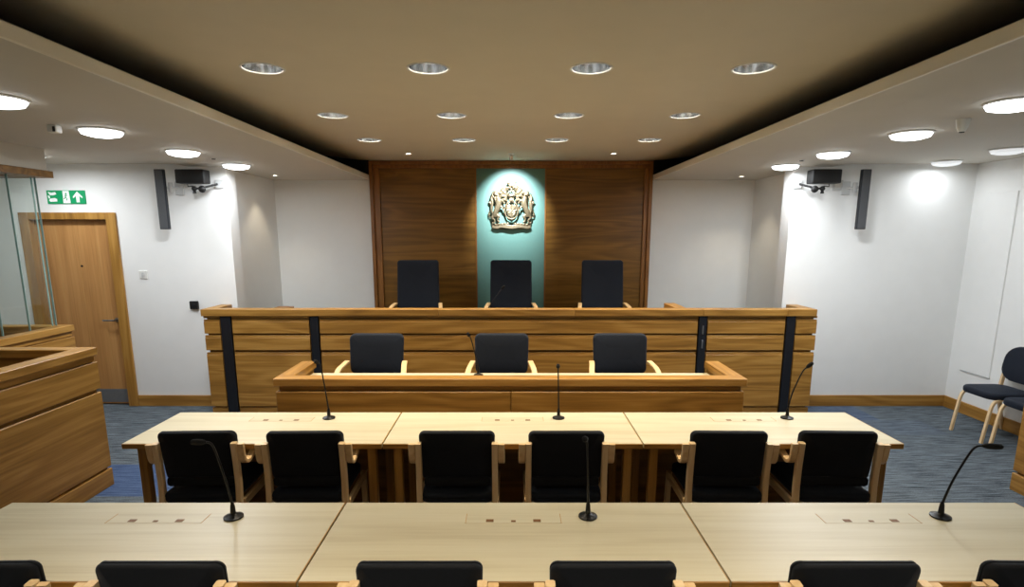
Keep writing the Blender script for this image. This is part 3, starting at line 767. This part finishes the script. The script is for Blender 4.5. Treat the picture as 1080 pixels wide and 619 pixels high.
# ------------------------------------------------------------------ side chairs along the right wall (facing -x)
def make_side_chair():
    t = thing('side_chair', '', 'chair')     # built facing -y, origin on the floor under the seat
    wrp = lambda x, y, z: (x, y - .03 * (x / .2) ** 2 + .03 * z / .2, z)
    obj('backrest', pad(.20, .17, .045, .13, dome=.012, edge=.016, warp=wrp, groove=False), 'navy_fabric', t, (0, .235, .70))
    s = pad(.205, .215, .065, .10, dome=.014, edge=.024, groove=False); s.transform(Matrix.Rotation(-PI / 2, 4, 'X'))
    obj('seat', s, 'navy_fabric', t, (0, 0, .445))
    for sx in (-1, 1):
        bm = BM(); ribbon(bm, [(sx * .185, -.235, 0), (sx * .185, -.21, .20), (sx * .185, -.185, .36), (sx * .185, -.14, .412), (sx * .185, -.05, .418), (sx * .185, .20, .41)], .028, .024)
        obj('leg', bm, 'beech', t)
        bm = BM(); ribbon(bm, [(sx * .212, .30, 0), (sx * .212, .24, .25), (sx * .212, .215, .42), (sx * .212, .235, .60), (sx * .212, .28, .80)], .026, .034)
        obj('leg', bm, 'beech', t)
    return t
sc = make_side_chair()
place(sc, True, (4.645, 5.26, 0), -PI / 2, 'dark blue padded side chair by right wall, farther of the two', 'padded side chairs along the right wall')
place(sc, False, (4.645, 4.79, 0), -PI / 2, 'dark blue side chair cut by picture edge, half behind witness box', 'padded side chairs along the right wall')

# ------------------------------------------------------------------ gooseneck microphones
def make_mic(name, loc, path, label, rbase=.040, r=.0045, group=None):
    """path: offsets from the base; last one is the tip of the head"""
    t = thing(name, label, 'microphone', loc, 0, group)
    bm = BM(); lathe(bm, [(0, 0), (rbase, 0), (rbase, .006), (rbase * .55, .012), (.012, .018), (.009, .055), (.0055, .07), (0, .07)], 28)
    obj('base', bm, 'mic', t)
    P = [Vector((0, 0, .06))] + [Vector(p) for p in path]
    bm = BM(); tube(bm, P[:-1], [r * 1.2, r, r], 8, 5); obj('gooseneck', bm, 'mic', t)
    a, b = P[-2], P[-1]; d = (b - a)
    bm = BM(); tube(bm, [a, a + d * .15, a + d * .3, a + d * .6, a + d * .9, b], [.005, .010, .0125, .013, .0105, .004], 12)
    obj('mic_head', bm, 'foam', t)
    return t
G1 = 'gooseneck microphones on the nearest desks'; G2 = 'gooseneck microphones on the second row of desks'
make_mic('gooseneck_microphone', (-1.19, 2.26, .731), [(-.015, -.01, .18), (-.045, -.02, .325), (-.065, -.035, .352), (-.115, -.06, .362)], 'black gooseneck microphone on left desk of the nearest row', group=G1)
make_mic('gooseneck_microphone', (.330, 2.265, .731), [(-.006, -.01, .18), (-.014, -.02, .33), (-.020, -.03, .362), (-.034, -.075, .378)], 'black gooseneck microphone on middle desk of the nearest row', group=G1)
make_mic('gooseneck_microphone', (1.845, 2.265, .731), [(.022, -.01, .17), (.075, -.02, .31), (.105, -.03, .332), (.175, -.05, .335)], 'black gooseneck microphone bent right on right desk of the nearest row', group=G1)
make_mic('gooseneck_microphone', (-1.204, 3.606, .731), [(-.012, 0, .18), (-.030, -.01, .35), (-.040, -.02, .375), (-.056, -.05, .400)], 'black gooseneck microphone on left desk of the second row', group=G2)
make_mic('gooseneck_microphone', (.314, 3.606, .731), [(-.003, 0, .18), (-.008, -.01, .325), (-.010, -.02, .345), (-.012, -.045, .372)], 'black gooseneck microphone on middle desk of the second row', group=G2)
make_mic('gooseneck_microphone', (1.825, 3.606, .731), [(.020, 0, .17), (.065, -.01, .31), (.085, -.02, .345), (.115, -.04, .385)], 'black gooseneck microphone leaning right on right desk of the second row', group=G2)
make_mic('gooseneck_microphone', (-.275, 4.66, .761), [(-.02, 0, .16), (-.055, -.01, .30), (-.070, -.02, .335), (-.082, -.05, .370)], 'black gooseneck microphone on the clerks bench left of centre chair', r=.0045)
make_mic('gooseneck_microphone', (-.30, 6.25, 1.061), [(.04, -.01, .06), (.13, -.02, .19), (.20, -.03, .28), (.23, -.04, .32)], 'thin gooseneck microphone on the judges bench before the centre chair', rbase=.035, r=.0030)

# ------------------------------------------------------------------ wall speakers, cameras
def column_speaker(x, ang, side):
    t = thing('column_speaker', 'tall slim dark grey column speaker on the %s wall' % side, 'speaker', (x, YF - .21, 1.98), ang, 'column speakers')
    obj('speaker_body', B(-.047, .047, -.005, .04, 0, .605, bev=.004), 'strip', t)
    obj('grille', B(-.042, .042, -.011, -.005, .008, .597, bev=.002), 'grey', t)
    s = -1 if side == 'right' else 1
    bm = BM(); tube(bm, [(s * .0, .04, .43), (s * .05, .09, .43), (s * .09, .17, .43)], .012, 10); box(bm, s * .09 - .045, s * .09 + .045, .185, .205, .36, .50, bev=.004)
    tube(bm, [(s * .055, .09, .38), (s * .055, .09, .48)], .022, 12)
    obj('wall_bracket', bm, 'grey_plastic', t)
column_speaker(-3.62, .0, 'left'); column_speaker(3.655, .0, 'right')
def camera_unit(x, side):
    s = 1 if side == 'left' else -1
    t = thing('wall_camera', 'black box camera unit on ball bracket high on %s wall' % side, 'camera', (x, YF - .16, 2.38), 0, 'wall cameras')
    obj('camera_housing', B(-.148, .148, -.07, .07, .065, .205, bev=.012, seg=2), 'black', t)
    bm = BM(); sphere(bm, (s * .09, -.01, .01), .036); sphere(bm, (s * .015, -.02, .015), .026); tube(bm, [(s * .015, -.02, .0), (s * .015, -.02, -.035)], [.012, .02], 10)
    tube(bm, [(s * .015, -.02, .02), (s * .09, -.01, .01)], .010)
    tube(bm, [(s * .09, -.01, .02), (s * .20, .10, .07)], .012); tube(bm, [(-s * .06, 0, .07), (-s * .055, -.01, .035), (s * .0, -.01, .04)], .005)
    obj('ball_bracket', bm, 'black', t)
    obj('mounting_plate', B(min(s * .15, s * .24), max(s * .15, s * .24), .145, .16, .03, .12, bev=.003), 'grey_plastic', t)
camera_unit(-3.30, 'left'); camera_unit(3.245, 'right')
pl = thing('wall_plate', 'square pale grey plate on right wall beside column speaker', 'plate', (3.48, YF, 2.44))
obj('plate_cover', B(-.055, .055, -.012, 0, -.055, .055, bev=.004), 'grey_plastic', pl); obj('plate_centre', B(-.03, .03, -.016, -.012, -.03, .03, bev=.003), 'plastic', pl)

# ------------------------------------------------------------------ lamps
def spot(parent, loc, watts, col, ang=120, blend=.6, rad=.05, rot=(0, 0, 0), name='lamp_light'):
    l = bpy.data.lights.new(name, 'SPOT'); l.energy = watts; l.color = col; l.spot_size = math.radians(ang); l.spot_blend = blend; l.shadow_soft_size = rad
    o = bpy.data.objects.new(name, l); C.objects.link(o); o.parent = parent; o.location = loc; o.rotation_euler = rot; return o
def make_downlight():
    t = thing('downlight', '', 'ceiling light', group='recessed downlights in the raised ceiling')
    bm = BM(); open_lathe(bm, [(.111, .003), (.113, -.003), (.124, -.004), (.126, 0)]); obj('rim', bm, 'plastic', t)
    bm = BM(); open_lathe(bm, [(.112, .001), (.108, .04), (.095, .09), (.07, .13), (.0005, .135)]); obj('reflector', bm, 'silver', t)
    bm = BM(); tube(bm, [(-.055, 0, .10), (.055, 0, .10)], .016, 12); obj('lamp_tube', bm, 'glow_centre', t)
    return t
dl = make_downlight(); first = True
for y, rn in zip(DL_Y, ('nearest row', 'middle row', 'farthest row')):
    for x, cn in zip(DL_X, ('far left', 'centre left', 'centre right', 'far right')):
        o = place(dl, first, (x, y, 2.87), 0, 'round silver recessed ceiling downlight, %s, %s of four' % (rn, cn)); first = False
for o in [q for q in C.objects if q.name.startswith('downlight')]:
    spot(o, (0, 0, .02), CENTRE_W, CENTRE_COL, 81, 1.0, .07)

for x, cn in zip(DL_X, ('far left', 'centre left', 'centre right', 'far right')):
    o = place(dl, False, (x, .95, 2.87), 0, 'added unseen fill downlight, round silver, above the viewer, %s of four' % cn); spot(o, (0, 0, .02), BACK_FILL_W, CENTRE_COL, 150, .8, .07)

def small_light(x, y, z, label, watts, col=(1, .84, .6), ang=85):
    t = thing('small_spotlight', label, 'ceiling light', (x, y, z), 0, 'small halogen spotlights')
    bm = BM(); open_lathe(bm, [(.028, .004), (.030, -.003), (.040, -.004), (.042, 0)], 24); obj('rim', bm, 'plastic', t)
    bm = BM(); lathe(bm, [(0, 0), (.029, 0), (.026, .02), (0, .03)], 20, (0, 0, .001)); obj('lens', bm, 'glow_small', t)
    spot(t, (0, 0, -.008), watts, col, ang, .7, .02)
small_light(-1.22, 7.04, 2.87, 'tiny lit spotlight in raised ceiling before left oak panel', SMALL_W * 1.2)
small_light(1.215, 7.04, 2.87, 'tiny lit spotlight in raised ceiling before right oak panel', SMALL_W * 1.2)
small_light(-2.855, 7.13, 2.63, 'tiny lit spotlight in the left alcove ceiling', SMALL_W)
small_light(2.83, 7.24, 2.63, 'tiny lit spotlight in the right alcove ceiling', SMALL_W)

# spotlight for the crest
cs = thing('crest_spotlight', 'small white ceiling spotlight aimed at the coat of arms', 'ceiling light', (0, 7.02, 2.87))
bm = BM(); lathe(bm, [(0, -.012), (.035, -.012), (.035, 0), (0, 0)], 20); obj('mount', bm, 'plastic', cs)
aim = Vector((0, YB, 2.25)) - Vector((0, 7.02, 2.80)); q = aim.to_track_quat('-Z', 'Y')
bm = BM(); lathe(bm, [(0, .035), (.018, .035), (.024, .01), (.026, -.02), (.022, -.02), (.02, .0), (0, .004)], 20); 
h = obj('lamp_head', bm, 'plastic', cs, (0, 0, -.05)); h.rotation_euler = q.to_euler()
spot(cs, Vector((0, 0, -.05)) + aim.normalized() * .022, CREST_W, (.86, .92, 1.0), 72, 1.0, .012, q.to_euler())

def make_diffuser():
    t = thing('round_ceiling_light', '', 'ceiling light')
    bm = BM(); open_lathe(bm, [(.128, .001), (.136, 0), (.138, -.006), (.128, -.012)], 36); obj('rim', bm, 'plastic', t)
    bm = BM(); lathe(bm, [(.126, -.0), (.128, -.014), (.115, -.034), (.07, -.046), (0, -.048)], 36); obj('diffuser', bm, 'glow', t)
    return t
df = make_diffuser(); first = True
LS = [(-2.70, 3.17, 2.63, 'left soffit, cut by the left picture edge', .12), (-2.81, 4.10, 2.63, 'left soffit, nearest one wholly in view', .7), (-2.81, 5.09, 2.63, 'left soffit, between two others', 1), (-2.81, 6.05, 2.63, 'left soffit, farthest, by the wall camera', .32),
      (2.72, 3.26, 2.63, 'right soffit, cut by the right picture edge', .15), (2.82, 4.21, 2.63, 'right soffit, nearest one wholly in view', 1), (2.82, 5.20, 2.63, 'right soffit, between two others', 1), (2.83, 6.10, 2.63, 'right soffit, farthest, by the wall camera', .32),
      (-4.56, 5.60, 2.662, 'outer left ceiling, half hidden by the bulkhead over the dock', .5),
      (4.45, 6.05, 2.662, 'outer right ceiling, above the tall white board', .02), (4.35, 5.20, 2.662, 'outer right ceiling, nearer the viewer by the picture edge', .06)]
for x, y, z, lb, k in LS:
    o = place(df, first, (x, y, z), 0, 'round white glowing light on ' + lb, 'round ceiling lights of the side soffits'); first = False
    if k < .1:
        dd = [c for c in o.children if c.name.startswith('diffuser')][0]; dd.data = dd.data.copy(); dd.data.materials[0] = M['glow_dim']
    l = bpy.data.lights.new('lamp_light', 'AREA'); l.shape = 'DISK'; l.size = .24; l.energy = SIDE_W * k; l.color = SIDE_COL
    a = bpy.data.objects.new('lamp_light', l); C.objects.link(a); a.parent = o; a.location = (0, 0, -.055)

# small ceiling devices
t = thing('motion_sensor', 'small white box sensor under the left soffit', 'sensor', (-3.0, 3.93, 2.63))
obj('sensor_body', B(-.03, .03, -.03, .03, -.05, 0, bev=.006), 'plastic', t); obj('sensor_lens', B(.008, .026, -.031, -.028, -.045, -.012, bev=.001), 'strip', t)
t = thing('motion_sensor', 'small white sensor hanging under the right soffit', 'sensor', (2.82, 3.74, 2.63))
bm = BM(); lathe(bm, [(0, -.075), (.018, -.075), (.03, -.05), (.04, 0), (0, 0)], 20); obj('sensor_body', bm, 'plastic', t)
bm = BM(); lathe(bm, [(0, -.08), (.014, -.08), (.016, -.075), (0, -.075)], 16); obj('sensor_lens', bm, 'black', t)
for x, y, sd in ((-2.80, 5.58, 'left'), (2.80, 5.71, 'right')):
    t = thing('ceiling_sensor', 'tiny dark round sensor set flush in the %s soffit' % sd, 'sensor', (x, y, 2.63))
    bm = BM(); lathe(bm, [(0, -.012), (.016, -.010), (.02, 0), (0, 0)], 16); obj('sensor_dome', bm, 'black', t)
    bm = BM(); open_lathe(bm, [(.02, 0), (.022, -.004), (.03, -.003), (.032, 0)], 20); obj('sensor_ring', bm, 'plastic', t)
